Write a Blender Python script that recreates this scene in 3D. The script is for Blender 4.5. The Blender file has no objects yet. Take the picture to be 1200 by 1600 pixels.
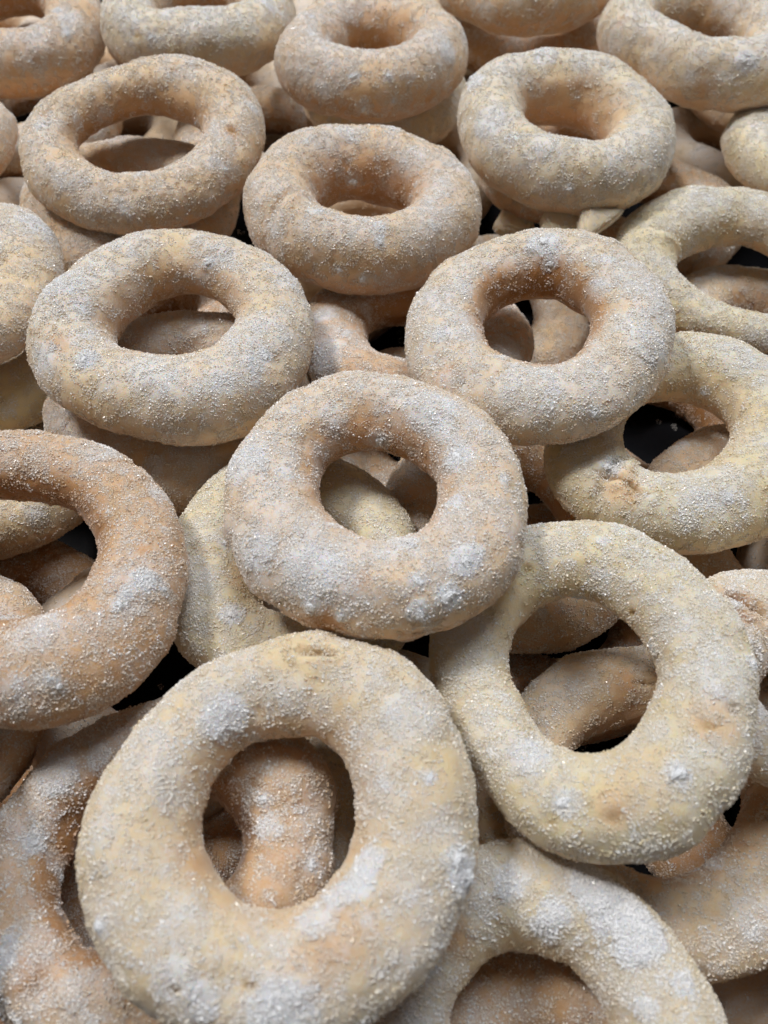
import bpy, math, random
import numpy as np
from mathutils import Matrix, Vector, Euler

scene = bpy.context.scene
# ------------------------------------------------------------------ camera
PITCH, CAM_H, FPX = math.radians(56.0), 0.165, 1232.0      # FPX: focal length in pixels of the 1200x1600 photograph
cam_data = bpy.data.cameras.new('camera')
cam = bpy.data.objects.new('camera', cam_data)
scene.collection.objects.link(cam)
scene.camera = cam
cam.location = (0, 0, CAM_H)
cam.rotation_euler = (math.pi / 2 - PITCH, 0, 0)
cam_data.sensor_fit = 'VERTICAL'
cam_data.sensor_height = 24.0
cam_data.lens = FPX / 1600 * 24.0
cam_data.clip_start = 0.005
cam_data.clip_end = 20
cam_data.dof.use_dof = True
cam_data.dof.focus_distance = 0.205
cam_data.dof.aperture_fstop = 11.0
# ------------------------------------------------------------------ light
world = bpy.data.worlds.new('World')
scene.world = world
world.use_nodes = True
bg = world.node_tree.nodes['Background']
bg.inputs['Color'].default_value = (1.0, 0.95, 0.95, 1)
bg.inputs['Strength'].default_value = 0.06

def lamp(name, loc, target, size, power, color):
    d = bpy.data.lights.new(name, 'AREA')
    d.shape = 'DISK'
    d.size = size
    d.energy = power
    d.color = color
    o = bpy.data.objects.new(name, d)
    scene.collection.objects.link(o)
    o.location = loc
    o.rotation_euler = (Vector(target) - Vector(loc)).to_track_quat('-Z', 'Y').to_euler()
    return o
lamp('key_lamp', (-0.75, 0.55, 1.35), (0, 0.15, 0), 0.30, 14.0, (1.0, 0.97, 0.93))
lamp('ceiling_lamp', (0.20, 0.85, 1.50), (0, 0.2, 0), 1.0, 20.0, (0.88, 0.94, 1.0))
scene.view_settings.view_transform = 'Standard'
scene.view_settings.look = 'None'
scene.view_settings.gamma = 1.0
scene.view_settings.exposure = -0.16
scene.render.engine = 'CYCLES'
scene.cycles.use_denoising = True
scene.cycles.use_adaptive_sampling = True
scene.cycles.adaptive_threshold = 0.03
scene.cycles.max_bounces = 5
scene.cycles.diffuse_bounces = 3
scene.cycles.transparent_max_bounces = 6

# ------------------------------------------------------------------ helpers
MM = 0.001
def new_obj(name, data, parent=None):
    o = bpy.data.objects.new(name, data)
    scene.collection.objects.link(o)
    if parent is not None:
        o.parent = parent
    return o
def tag(o, label, cat, group=None):
    o['label'] = label
    o['category'] = cat
    if group:
        o['group'] = group

def vnoise(p, seed=0):
    """smooth value noise in [-1, 1] on an (n, 3) array"""
    p = np.asarray(p, float)
    i = np.floor(p).astype(np.int64)
    f = p - i
    f = f * f * f * (f * (f * 6 - 15) + 10)
    def h(dx, dy, dz):
        n = (i[:, 0] + dx) * 374761393 + (i[:, 1] + dy) * 668265263 + (i[:, 2] + dz) * 2147483647 + seed * 974711
        n = (n ^ (n >> 13)) * 1274126177
        n = (n ^ (n >> 16)) & 0xffff
        return n / 32767.5 - 1
    r = 0
    for dx in (0, 1):
        wx = f[:, 0] if dx else 1 - f[:, 0]
        for dy in (0, 1):
            wy = f[:, 1] if dy else 1 - f[:, 1]
            for dz in (0, 1):
                wz = f[:, 2] if dz else 1 - f[:, 2]
                r = r + wx * wy * wz * h(dx, dy, dz)
    return r
def sstep(a, b, x):
    t = np.clip((x - a) / (b - a), 0, 1)
    return t * t * (3 - 2 * t)

def mat_nodes(name):
    m = bpy.data.materials.new(name)
    m.use_nodes = True
    nt = m.node_tree
    nt.nodes.clear()
    return m, nt, nt.nodes, nt.links
def node(nt, kind, **kw):
    n = nt.nodes.new(kind)
    for k, v in kw.items():
        setattr(n, k, v)
    return n
def math_n(nt, op, a, b=None, clamp=False):
    n = node(nt, 'ShaderNodeMath', operation=op, use_clamp=clamp)
    for s, v in zip(n.inputs, (a, b)):
        if v is None:
            continue
        if isinstance(v, (int, float)):
            s.default_value = v
        else:
            nt.links.new(v, s)
    return n.outputs[0]
def mix_c(nt, fac, a, b):
    n = node(nt, 'ShaderNodeMix', data_type='RGBA')
    for s, v in ((n.inputs[0], fac), (n.inputs[6], a), (n.inputs[7], b)):
        if isinstance(v, (int, float)):
            s.default_value = v
        elif isinstance(v, tuple):
            s.default_value = v + (1,)
        else:
            nt.links.new(v, s)
    return n.outputs[2]
def noise_n(nt, vec, scale, detail=2.0, rough=0.5):
    n = node(nt, 'ShaderNodeTexNoise')
    n.inputs['Scale'].default_value = scale
    n.inputs['Detail'].default_value = detail
    n.inputs['Roughness'].default_value = rough
    nt.links.new(vec, n.inputs['Vector'])
    return n.outputs[0]
def attr_n(nt, name):
    return node(nt, 'ShaderNodeAttribute', attribute_name=name).outputs['Fac']

# ------------------------------------------------------------------ materials
def dough_ramp(nt, val):
    ramp = node(nt, 'ShaderNodeValToRGB')
    e = ramp.color_ramp.elements
    e[0].position, e[0].color = 0.0, (0.83, 0.70, 0.43, 1)
    e[1].position, e[1].color = 1.0, (0.42, 0.20, 0.065, 1)
    x = e.new(0.35); x.color = (0.82, 0.60, 0.365, 1)
    x = e.new(0.68); x.color = (0.68, 0.40, 0.205, 1)
    nt.links.new(val, ramp.inputs[0])
    return ramp
def make_cookie_material(name, sss):
    m, nt, N, L = mat_nodes(name)
    out = node(nt, 'ShaderNodeOutputMaterial')
    bs = node(nt, 'ShaderNodeBsdfPrincipled')
    L.new(bs.outputs[0], out.inputs[0])
    tc = node(nt, 'ShaderNodeTexCoord').outputs['Object']
    info = node(nt, 'ShaderNodeObjectInfo').outputs['Random']
    off = node(nt, 'ShaderNodeVectorMath', operation='ADD')
    comb = node(nt, 'ShaderNodeCombineXYZ')
    for i in range(3):
        L.new(info, comb.inputs[i])
    L.new(tc, off.inputs[0]); L.new(comb.outputs[0], off.inputs[1])
    v = off.outputs[0]
    sugar, bake, bare = attr_n(nt, 'sugar'), attr_n(nt, 'bake'), attr_n(nt, 'bare')
    big = noise_n(nt, v, 110, 3, 0.55)
    mid = noise_n(nt, v, 420, 3, 0.6)
    fine = noise_n(nt, v, 1500, 2, 0.6)
    grain = node(nt, 'ShaderNodeTexVoronoi', feature='F1')
    grain.inputs['Scale'].default_value = 1900
    L.new(v, grain.inputs['Vector'])
    gcol = node(nt, 'ShaderNodeSeparateColor'); L.new(grain.outputs['Color'], gcol.inputs[0])
    gv = gcol.outputs[0]
    # dough colour by how far it was baked
    b1 = math_n(nt, 'ADD', bake, math_n(nt, 'MULTIPLY', math_n(nt, 'SUBTRACT', big, 0.5), 0.22))
    b1 = math_n(nt, 'ADD', b1, math_n(nt, 'MULTIPLY', math_n(nt, 'SUBTRACT', mid, 0.5), 0.14), clamp=True)
    ramp = dough_ramp(nt, b1)
    dough = mix_c(nt, bare, ramp.outputs[0], (0.33, 0.17, 0.05))
    # sugar: patches from the attribute broken up grain by grain
    s1 = math_n(nt, 'ADD', sugar, math_n(nt, 'MULTIPLY', math_n(nt, 'SUBTRACT', mid, 0.5), 0.32))
    s1 = math_n(nt, 'ADD', s1, math_n(nt, 'MULTIPLY', math_n(nt, 'SUBTRACT', gv, 0.5), 0.30))
    sm = node(nt, 'ShaderNodeMapRange', interpolation_type='SMOOTHSTEP')
    sm.inputs['From Min'].default_value = -0.05
    sm.inputs['From Max'].default_value = 1.15
    L.new(s1, sm.inputs['Value'])
    smask = math_n(nt, 'MULTIPLY', sm.outputs[0], math_n(nt, 'SUBTRACT', 1.0, bare), clamp=True)
    smask = math_n(nt, 'MULTIPLY', smask, 0.88)
    col = mix_c(nt, smask, dough, (0.86, 0.85, 0.86))
    L.new(col, bs.inputs['Base Color'])
    bs.inputs['Roughness'].default_value = 0.62
    bs.inputs['Specular IOR Level'].default_value = 0.25
    # the loose sugar crystals whiten the surface where one looks along it
    bs.inputs['Sheen Weight'].default_value = 0.45
    bs.inputs['Sheen Roughness'].default_value = 0.45
    bs.inputs['Sheen Tint'].default_value = (0.95, 0.97, 1.0, 1)
    bs.inputs['Subsurface Weight'].default_value = sss
    bs.inputs['Subsurface Radius'].default_value = (1.0, 0.75, 0.5)
    bs.inputs['Subsurface Scale'].default_value = 0.0020
    h = math_n(nt, 'ADD', math_n(nt, 'MULTIPLY', grain.outputs['Distance'], -0.9), math_n(nt, 'MULTIPLY', fine, 0.8))
    h = math_n(nt, 'ADD', h, math_n(nt, 'MULTIPLY', mid, 1.2))
    bump = node(nt, 'ShaderNodeBump')
    bump.inputs['Strength'].default_value = 0.4
    bump.inputs['Distance'].default_value = 0.00018
    L.new(h, bump.inputs['Height'])
    L.new(bump.outputs[0], bs.inputs['Normal'])
    return m
MAT = make_cookie_material('sugared_dough', 0.85)
MAT_DEEP = make_cookie_material('sugared_dough_deep', 0.0)      # covered rings: same dough, cheaper to render

def make_sugar_material():
    m, nt, N, L = mat_nodes('sugar_crystal')
    out = node(nt, 'ShaderNodeOutputMaterial')
    bs = node(nt, 'ShaderNodeBsdfPrincipled')
    tone = node(nt, 'ShaderNodeAttribute', attribute_name='tone', attribute_type='INSTANCER').outputs['Fac']
    clear = node(nt, 'ShaderNodeAttribute', attribute_name='clear', attribute_type='INSTANCER').outputs['Fac']
    # clear crystals take the colour of the dough they lie on, caked ones are white
    L.new(mix_c(nt, clear, (0.97, 0.96, 0.96), dough_ramp(nt, tone).outputs[0]), bs.inputs['Base Color'])
    bs.inputs['Roughness'].default_value = 0.19
    bs.inputs['Specular IOR Level'].default_value = 0.5
    L.new(bs.outputs[0], out.inputs[0])
    return m
SUGAR = make_sugar_material()

def make_lump_material():
    m, nt, N, L = mat_nodes('caked_sugar')
    out = node(nt, 'ShaderNodeOutputMaterial')
    bs = node(nt, 'ShaderNodeBsdfPrincipled')
    L.new(bs.outputs[0], out.inputs[0])
    tc = node(nt, 'ShaderNodeTexCoord').outputs['Object']
    n1 = noise_n(nt, tc, 1800, 3, 0.6)
    L.new(mix_c(nt, n1, (0.84, 0.84, 0.85), (0.92, 0.92, 0.93)), bs.inputs['Base Color'])
    bs.inputs['Roughness'].default_value = 0.55
    bump = node(nt, 'ShaderNodeBump')
    bump.inputs['Strength'].default_value = 0.8
    bump.inputs['Distance'].default_value = 0.0003
    L.new(n1, bump.inputs['Height']); L.new(bump.outputs[0], bs.inputs['Normal'])
    return m
LUMP = make_lump_material()

def make_tray_material():
    m, nt, N, L = mat_nodes('black_tray')
    out = node(nt, 'ShaderNodeOutputMaterial')
    bs = node(nt, 'ShaderNodeBsdfPrincipled')
    L.new(bs.outputs[0], out.inputs[0])
    tc = node(nt, 'ShaderNodeTexCoord').outputs['Object']
    n1 = noise_n(nt, tc, 60, 4, 0.6)
    n2 = noise_n(nt, tc, 1400, 2, 0.5)
    c = mix_c(nt, n1, (0.006, 0.006, 0.008), (0.014, 0.014, 0.017))
    L.new(c, bs.inputs['Base Color'])
    bs.inputs['Roughness'].default_value = 0.6
    bs.inputs['Specular IOR Level'].default_value = 0.1
    bump = node(nt, 'ShaderNodeBump')
    bump.inputs['Strength'].default_value = 0.4
    bump.inputs['Distance'].default_value = 0.0004
    L.new(n2, bump.inputs['Height']); L.new(bump.outputs[0], bs.inputs['Normal'])
    return m
TRAYM = make_tray_material()

# ------------------------------------------------------------------ tray
TRAY_Z = -0.059
def build_tray():
    x0, x1, y0, y1 = -0.36, 0.36, -0.10, 0.56
    prof = [(0.0, 0.0), (0.004, 0.001), (0.010, 0.006), (0.016, 0.022), (0.021, 0.026), (0.027, 0.024), (0.028, 0.020),
            (0.022, 0.019), (0.012, 0.001), (0.004, -0.004), (0.0, -0.005)]
    def loop(off, z, rad=0.03, n=8):
        pts = []
        for cx, cy, a0 in ((x1, y1, 0), (x0, y1, 90), (x0, y0, 180), (x1, y0, 270)):
            sx, sy = (1 if cx == x1 else -1), (1 if cy == y1 else -1)
            for k in range(n + 1):
                a = math.radians(a0 + 90 * k / n)
                r = rad + off
                pts.append((cx - sx * rad + r * math.cos(a), cy - sy * rad + r * math.sin(a), z))
        return pts
    V, Fc = [], []
    for off, z in prof:
        V += loop(off, TRAY_Z + z)
    n = len(V) // len(prof)
    for j in range(len(prof) - 1):
        for i in range(n):
            k = (i + 1) % n
            Fc.append((j * n + i, j * n + k, (j + 1) * n + k, (j + 1) * n + i))
    Fc.append(tuple(range(n)))
    Fc.append(tuple(reversed(range((len(prof) - 1) * n, len(prof) * n))))
    me = bpy.data.meshes.new('tray')
    me.from_pydata(V, [], Fc)
    me.materials.append(TRAYM)
    o = new_obj('tray', me)
    tag(o, 'black tray showing in dark gaps underneath the heap of ring cookies', 'tray')
    return o
build_tray()

# ------------------------------------------------------------------ sugar crystals (instanced grain clusters)
rs = np.random.RandomState(11)
def crystal(c, s, rot):
    v = np.array([(x, y, z) for x in (-1, 1) for y in (-1, 1) for z in (-1, 1)], float)
    v = v * s * (1 + rs.uniform(-.22, .22, (8, 3)))
    f = [(0, 1, 3, 2), (4, 6, 7, 5), (0, 4, 5, 1), (2, 3, 7, 6), (0, 2, 6, 4), (1, 5, 7, 3)]
    return v @ np.array(rot).T + c, f
def rand_rot():
    return Euler(tuple(rs.uniform(0, 6.28, 3))).to_matrix()
protos = bpy.data.collections.new('sugar_grain_clusters')
for k in range(8):
    V, Fc = [], []
    for i in range(27):
        r, a = 1.35 * math.sqrt(rs.uniform()), rs.uniform(0, 6.283)
        s = np.array([1, rs.uniform(.7, 1), rs.uniform(.6, .95)]) * (rs.uniform(.05, .095) if i < 20 else rs.uniform(.11, .23))
        v, f = crystal(np.array([r * math.cos(a), r * math.sin(a), -0.045 * r * r + s[2] * (rs.uniform(-.55, .3) if i < 20 else rs.uniform(-.15, .55))]), s, rand_rot())
        b = len(V)
        V += [tuple(q * MM) for q in v]
        Fc += [tuple(b + j for j in q) for q in f]
    me = bpy.data.meshes.new('sugar_grains')
    me.from_pydata(V, [], Fc)
    me.materials.append(SUGAR)
    protos.objects.link(bpy.data.objects.new('sugar_grains', me))

def make_coating_group():
    g = bpy.data.node_groups.new('sugar_coating', 'GeometryNodeTree')
    g.interface.new_socket('Geometry', in_out='INPUT', socket_type='NodeSocketGeometry')
    g.interface.new_socket('Geometry', in_out='OUTPUT', socket_type='NodeSocketGeometry')
    gi, go = g.nodes.new('NodeGroupInput'), g.nodes.new('NodeGroupOutput')
    ci = g.nodes.new('GeometryNodeCollectionInfo')
    ci.inputs['Collection'].default_value = protos
    ci.inputs['Separate Children'].default_value = True
    ci.inputs['Reset Children'].default_value = True
    iop = g.nodes.new('GeometryNodeInstanceOnPoints')
    iop.inputs['Pick Instance'].default_value = True
    def named(nm, dt):
        n = g.nodes.new('GeometryNodeInputNamedAttribute')
        n.data_type = dt
        n.inputs['Name'].default_value = nm
        return n.outputs['Attribute']
    al = g.nodes.new('FunctionNodeAlignRotationToVector')
    al.axis = 'Z'
    g.links.new(named('nrm', 'FLOAT_VECTOR'), al.inputs['Vector'])
    ax = g.nodes.new('FunctionNodeAxisAngleToRotation')
    ax.inputs['Axis'].default_value = (0, 0, 1)
    g.links.new(named('spin', 'FLOAT'), ax.inputs['Angle'])
    rr = g.nodes.new('FunctionNodeRotateRotation')
    rr.rotation_space = 'LOCAL'
    g.links.new(al.outputs[0], rr.inputs[0]); g.links.new(ax.outputs[0], rr.inputs[1])
    g.links.new(gi.outputs[0], iop.inputs['Points'])
    g.links.new(ci.outputs[0], iop.inputs['Instance'])
    g.links.new(named('pick', 'INT'), iop.inputs['Instance Index'])
    g.links.new(rr.outputs[0], iop.inputs['Rotation'])
    g.links.new(named('size', 'FLOAT'), iop.inputs['Scale'])
    g.links.new(iop.outputs[0], go.inputs[0])
    return g
COAT = make_coating_group()
def coating(name, pts, nrm, size, parent, tone, clear):
    n = len(pts)
    me = bpy.data.meshes.new(name)
    me.vertices.add(n)
    me.vertices.foreach_set('co', np.asarray(pts, np.float32).ravel())
    a = me.attributes.new('nrm', 'FLOAT_VECTOR', 'POINT'); a.data.foreach_set('vector', np.asarray(nrm, np.float32).ravel())
    for nm, arr in (('tone', tone), ('clear', clear)):
        a = me.attributes.new(nm, 'FLOAT', 'POINT'); a.data.foreach_set('value', (np.zeros(n) + arr).astype(np.float32))
    a = me.attributes.new('spin', 'FLOAT', 'POINT'); a.data.foreach_set('value', rs.uniform(0, 6.28, n).astype(np.float32))
    a = me.attributes.new('size', 'FLOAT', 'POINT'); a.data.foreach_set('value', np.asarray(size, np.float32))
    a = me.attributes.new('pick', 'INT', 'POINT'); a.data.foreach_set('value', rs.randint(0, 8, n).astype(np.int32))
    o = new_obj(name, me, parent)
    md = o.modifiers.new('grains', 'NODES')
    md.node_group = COAT
    o['kind'] = 'stuff'
    return o

# ------------------------------------------------------------------ photograph pixel -> direction
FW = np.array([0, math.cos(PITCH), -math.sin(PITCH)])
UP = np.array([0, math.sin(PITCH), math.cos(PITCH)])
CAMP = np.array([0, 0, CAM_H])
def to_px(P):
    d = P - CAMP
    w = d @ FW
    return np.stack([600 + FPX * d[..., 0] / w, 800 - FPX * (d @ UP) / w], -1)

# ------------------------------------------------------------------ the ring cookies
# each row: centre x, y, z (mm), tilt about x, tilt about y (degrees),
#   Fourier terms of the ring's centre line (mm), Fourier terms of the roll's radius (mm)
DATA = {
    'A': (-85.0, 264.5, 6.2, 12.3, 3.4, [29.22, 1.94, 2.31, -0.42, 0.37, 0.06, 0.25, -0.24, 0.05], [9.99, 0.74, -0.09, 0.19, 0.88, -0.21, -0.14]),
    'B': (-4.9, 326.2, 6.8, -1.5, -0.0, [26.05, -0.08, 0.34, 0.30, -0.56, 0.07, 0.51, -0.10, -0.33], [11.74, -0.00, 0.05, 0.07, -0.01, 0.01, -0.03]),
    'C': (65.1, 272.0, 6.8, 3.2, 2.2, [26.87, 0.20, -0.93, -0.06, 0.32, -0.30, -0.02, 0.27, -0.13], [11.80, 0.06, 0.18, -0.01, -0.02, -0.02, -0.02]),
    'D': (-7.1, 234.0, 2.0, -0.1, 6.2, [26.71, 1.22, 0.86, 0.10, 0.07, -0.03, 0.15, 0.05, -0.05], [11.87, 0.00, 0.28, -0.04, 0.01, 0.01, -0.04]),
    'E': (-59.5, 171.3, 5.8, 1.5, 4.1, [27.81, 0.21, 0.24, -0.51, -0.68, -0.14, 0.42, 0.05, 0.06], [11.46, 0.02, -0.90, 0.07, -0.59, -0.33, 0.12]),
    'F': (42.2, 164.6, 11.6, -2.3, -7.6, [27.20, -1.66, 0.42, -0.46, 0.09, -0.00, -0.02, 0.24, 0.02], [10.92, -0.02, -0.10, 0.07, 0.20, -0.11, -0.03]),
    'G': (-2.0, 108.0, 12.8, -4.0, -4.0, [25.96, -1.06, -1.45, 0.04, -0.05, -0.20, 0.12, -0.03, 0.11], [10.84, -0.53, -0.51, -0.17, 0.03, -0.20, -0.24]),
    'H': (-83.0, 92.8, 8.1, -2.4, 6.0, [27.50, -0.30, -2.39, -0.16, 0.65, -0.47, -0.01, 0.11, -0.06], [9.53, 1.55, -0.81, -0.59, -0.69, 0.00, -0.17]),
    'I': (-19.1, 35.6, 8.7, -0.6, -0.6, [26.11, -0.28, 0.69, -0.51, -0.17, -0.05, -0.05, 0.06, -0.08], [10.72, 0.64, -0.23, 0.44, 0.45, -0.21, -0.36]),
    'J': (43.2, 67.7, 3.8, -2.8, -14.5, [26.48, -2.38, -1.26, 0.21, 0.49, 0.33, -0.18, -0.01, 0.13], [9.44, 0.54, -0.19, -0.31, -0.49, -0.04, 0.30]),
    'K': (81.8, 139.1, -4.1, -2.0, -1.7, [26.31, -0.20, 2.73, 0.10, -0.68, -0.24, 0.18, 0.12, -0.03], [10.73, 1.51, -1.13, 0.32, 0.51, -0.34, -0.58]),
    'L': (119.5, 220.1, -13.0, 5.0, -1.6, [28.04, 1.08, -0.56, -1.00, 0.57, 0.36, 0.35, 0.11, -0.04], [8.71, -1.78, 2.50, -0.28, 0.14, -0.21, 0.44]),
    'M': (129.5, 338.8, 7.5, 2.1, -3.5, [26.46, -1.13, -3.16, -1.14, 0.98, -0.18, -0.72, 0.03, 0.86], [11.64, 0.47, -0.15, -0.08, -0.08, -0.01, 0.02]),
    'N': (-157.8, 361.3, 2.3, 9.2, 2.6, [26.89, -0.16, -0.22, -0.37, -0.98, -0.31, -0.13, 0.01, -0.10], [11.81, 0.13, -0.15, 0.03, 0.04, -0.03, -0.03]),
    'O': (-78.0, 362.8, 5.8, 1.3, 1.7, [28.06, 0.15, 0.30, 0.54, -1.15, -0.45, 0.05, 0.08, 0.10], [11.79, -0.03, -0.11, 0.05, -0.04, 0.04, -0.05]),
    'P': (63.4, 394.9, 6.8, -1.8, -3.5, [26.51, 0.19, -0.91, -0.58, -0.35, 1.04, -0.55, -0.39, 0.15], [11.79, 0.05, -0.07, -0.04, -0.07, -0.02, -0.02]),
    'T': (28.6, 3.2, -11.0, -0.7, -8.2, [22.09, 1.20, -0.21, 0.09, -0.76, 0.11, 0.03, -0.10, -0.08], [8.65, 1.45, 0.99, 0.03, -0.17, 0.19, -0.50]),
    'U': (65.9, 49.6, -24.7, -2.7, 0.9, [29.77, 1.83, 1.51, -0.11, 1.18, -0.08, 0.18, -0.05, -0.19], [9.80, 1.93, 0.31, -0.04, -0.36, 0.37, 0.50]),
    'V': (-48.2, 31.9, -10.8, 1.0, -6.2, [26.83, 1.19, 1.04, 0.70, 0.38, -0.07, 0.03, 0.02, 0.05], [8.89, 0.63, 0.05, 0.21, 0.64, -0.01, 0.29]),
    'W': (-22.0, 100.8, -10.9, -1.5, -4.7, [24.24, -1.12, -1.28, 0.25, -0.21, -0.35, 0.14, 0.15, -0.03], [10.57, -1.30, 0.81, 0.02, -0.01, 0.22, -0.17]),
    'X': (95.6, 69.1, -8.8, -5.0, 12.3, [19.76, 2.19, 2.20, 0.56, 0.33, -0.43, 0.60, -0.22, -0.04], [9.38, -0.12, 2.77, -0.40, -0.47, 0.34, 0.47]),
    'Rr': (-134.7, 196.6, 1.9, -3.1, 0.3, [24.86, -1.19, -4.23, -0.28, 0.56, -0.55, 0.27, 0.04, -0.05], [11.20, 1.12, 0.14, -0.98, 1.14, 0.09, 0.26]),
    'b1': (0.2, 340.4, -17.1, -1.6, 3.1, [25.69, -0.76, 0.54, 0.24, 0.37, 0.00, 0.00, 0.00, 0.00], [11.30, 0.21, -0.08, -0.53, 0.17, 0.00, 0.00]),
    'c1': (9.6, 191.1, -18.1, -9.5, 2.8, [27.24, -0.45, -0.24, 0.31, -0.12, 0.00, 0.00, 0.00, 0.00], [11.30, 0.47, 0.89, 0.26, 0.26, 0.00, 0.00]),
    'e1': (-61.9, 161.9, -17.2, 5.1, 0.1, [26.70, 2.48, 0.49, -0.29, 0.16, 0.00, 0.00, 0.00, 0.00], [11.30, -0.37, -0.07, -0.27, -0.12, 0.00, 0.00]),
    'f1': (-133.3, 193.7, -20.9, -0.5, 1.8, [26.99, 0.25, -1.88, -0.54, -0.37, 0.00, 0.00, 0.00, 0.00], [11.30, -0.51, -0.18, 0.27, 0.07, 0.00, 0.00]),
    'g1': (-122.5, 143.4, -33.9, -26.6, 2.4, [25.38, -0.06, 1.00, -0.07, -0.17, 0.00, 0.00, 0.00, 0.00], [11.30, -0.15, -0.12, -1.29, 0.09, 0.00, 0.00]),
    'i1': (-115.3, 65.3, -16.7, 1.1, -13.4, [27.51, 0.21, -0.15, 0.47, -0.04, 0.00, 0.00, 0.00, 0.00], [11.30, -0.00, 0.40, 0.18, 0.24, 0.00, 0.00]),
    'l1': (33.5, -16.9, -30.1, -0.7, -9.2, [26.07, -1.17, -0.53, -0.52, 0.30, 0.00, 0.00, 0.00, 0.00], [11.30, -0.58, -0.16, 0.59, 0.19, 0.00, 0.00]),
    'm1': (111.6, 120.2, -28.0, 4.0, 4.0, [28.35, -0.62, 0.50, 0.08, -0.11, 0.00, 0.00, 0.00, 0.00], [11.30, -0.93, -0.18, 0.32, -0.38, 0.00, 0.00]),
    'n1': (135.0, 209.7, -34.3, -7.0, 4.8, [26.26, 0.85, 0.53, 0.26, -0.23, 0.00, 0.00, 0.00, 0.00], [11.30, 0.38, 0.43, -0.58, -0.28, 0.00, 0.00]),
    'o1': (75.4, 294.3, -16.2, -1.3, -3.4, [26.36, -0.53, 1.23, 0.46, -0.40, 0.00, 0.00, 0.00, 0.00], [11.30, -1.10, -0.40, 0.18, 0.30, 0.00, 0.00]),
    'p1': (107.6, 282.3, -35.4, 0.5, -2.3, [26.69, 0.88, -1.25, -0.20, 0.20, 0.00, 0.00, 0.00, 0.00], [11.30, -0.95, -0.41, -0.06, -0.65, 0.00, 0.00]),
    's1': (175.3, 286.4, -11.2, -3.7, 0.2, [28.62, 1.93, -0.11, 0.35, 0.55, 0.00, 0.00, 0.00, 0.00], [12.00, -0.17, 0.08, -0.60, -0.27, 0.00, 0.00]),
    't1': (67.7, 404.8, -21.2, 0.9, -0.1, [26.68, 0.46, -0.53, -0.30, -0.12, 0.00, 0.00, 0.00, 0.00], [11.30, 0.43, -0.56, -0.24, -0.33, 0.00, 0.00]),
    'u1': (-95.1, 259.1, -16.7, 0.5, 1.9, [28.17, 0.36, 0.08, 0.29, 0.70, 0.00, 0.00, 0.00, 0.00], [11.30, -0.20, 0.48, 0.23, 0.61, 0.00, 0.00]),
    'q1': (-175.7, 274.8, 0.0, -0.1, 0.1, [27.40, 0.19, 1.37, 0.30, -0.27, 0.00, 0.00, 0.00, 0.00], [11.30, -1.11, -0.40, 0.53, -0.57, 0.00, 0.00]),
    'w1': (-51.3, 330.4, -33.1, -0.1, 6.7, [26.95, 0.71, 1.71, -0.21, 0.13, 0.00, 0.00, 0.00, 0.00], [11.30, -0.13, 0.02, 0.34, 0.24, 0.00, 0.00]),
    'x1': (-151.7, 334.0, -23.7, -1.7, -0.4, [26.91, -0.48, -1.32, 0.25, 0.02, 0.00, 0.00, 0.00, 0.00], [11.30, 0.29, -0.42, -0.17, -0.26, 0.00, 0.00]),
    'z1': (36.1, 123.0, -23.8, 3.8, 5.4, [26.69, -0.51, -0.32, 0.19, -0.53, 0.00, 0.00, 0.00, 0.00], [11.30, -0.01, -0.12, 0.15, -0.21, 0.00, 0.00]),
    'k2': (44.8, 237.6, -45.6, 3.4, -3.2, [26.07, -1.17, -0.53, -0.52, 0.30, 0.00, 0.00, 0.00, 0.00], [11.30, -0.58, -0.16, 0.59, 0.19, 0.00, 0.00]),
    'j2': (51.6, 105.3, -46.9, -0.9, 1.6, [26.51, -0.09, 0.11, 0.00, -0.56, 0.00, 0.00, 0.00, 0.00], [11.30, 0.57, 0.26, -0.88, -0.05, 0.00, 0.00]),
    'y2': (6.4, 50.9, -34.7, -8.6, 15.1, [26.69, -0.51, -0.32, 0.19, -0.53, 0.00, 0.00, 0.00, 0.00], [11.30, -0.01, -0.12, 0.15, -0.21, 0.00, 0.00]),
    'c2': (-54.4, 155.6, -46.5, -0.7, 4.3, [26.89, -1.01, 0.43, 0.08, -0.91, 0.00, 0.00, 0.00, 0.00], [11.30, 0.38, 0.25, -0.39, -0.00, 0.00, 0.00]),
    'd2': (-8.9, 261.9, -29.8, -2.8, -7.1, [26.70, 2.48, 0.49, -0.29, 0.16, 0.00, 0.00, 0.00, 0.00], [11.30, -0.37, -0.07, -0.27, -0.12, 0.00, 0.00]),
    'r2': (-139.2, 263.2, -36.2, 2.2, 0.4, [27.62, 1.93, -0.11, 0.35, 0.55, 0.00, 0.00, 0.00, 0.00], [11.30, -0.17, 0.08, -0.60, -0.27, 0.00, 0.00]),
    'a2': (171.5, 367.6, -25.9, -0.0, -0.5, [25.69, -0.76, 0.54, 0.24, 0.37, 0.00, 0.00, 0.00, 0.00], [11.30, 0.21, -0.08, -0.53, 0.17, 0.00, 0.00]),
    'n2': (-97.2, 413.6, -22.0, 0.0, 0.0, [26.36, -0.53, 1.23, 0.46, -0.40, 0.00, 0.00, 0.00, 0.00], [11.30, -1.10, -0.40, 0.18, 0.30, 0.00, 0.00]),
    'n3': (-191.8, 401.2, -22.0, -0.4, 0.5, [26.69, 0.88, -1.25, -0.20, 0.20, 0.00, 0.00, 0.00, 0.00], [11.30, -0.95, -0.41, -0.06, -0.65, 0.00, 0.00]),
    'p2': (131.6, 447.6, -22.0, 0.0, 0.0, [27.40, 0.19, 1.37, 0.30, -0.27, 0.00, 0.00, 0.00, 0.00], [11.30, -1.11, -0.40, 0.53, -0.57, 0.00, 0.00]),
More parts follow.
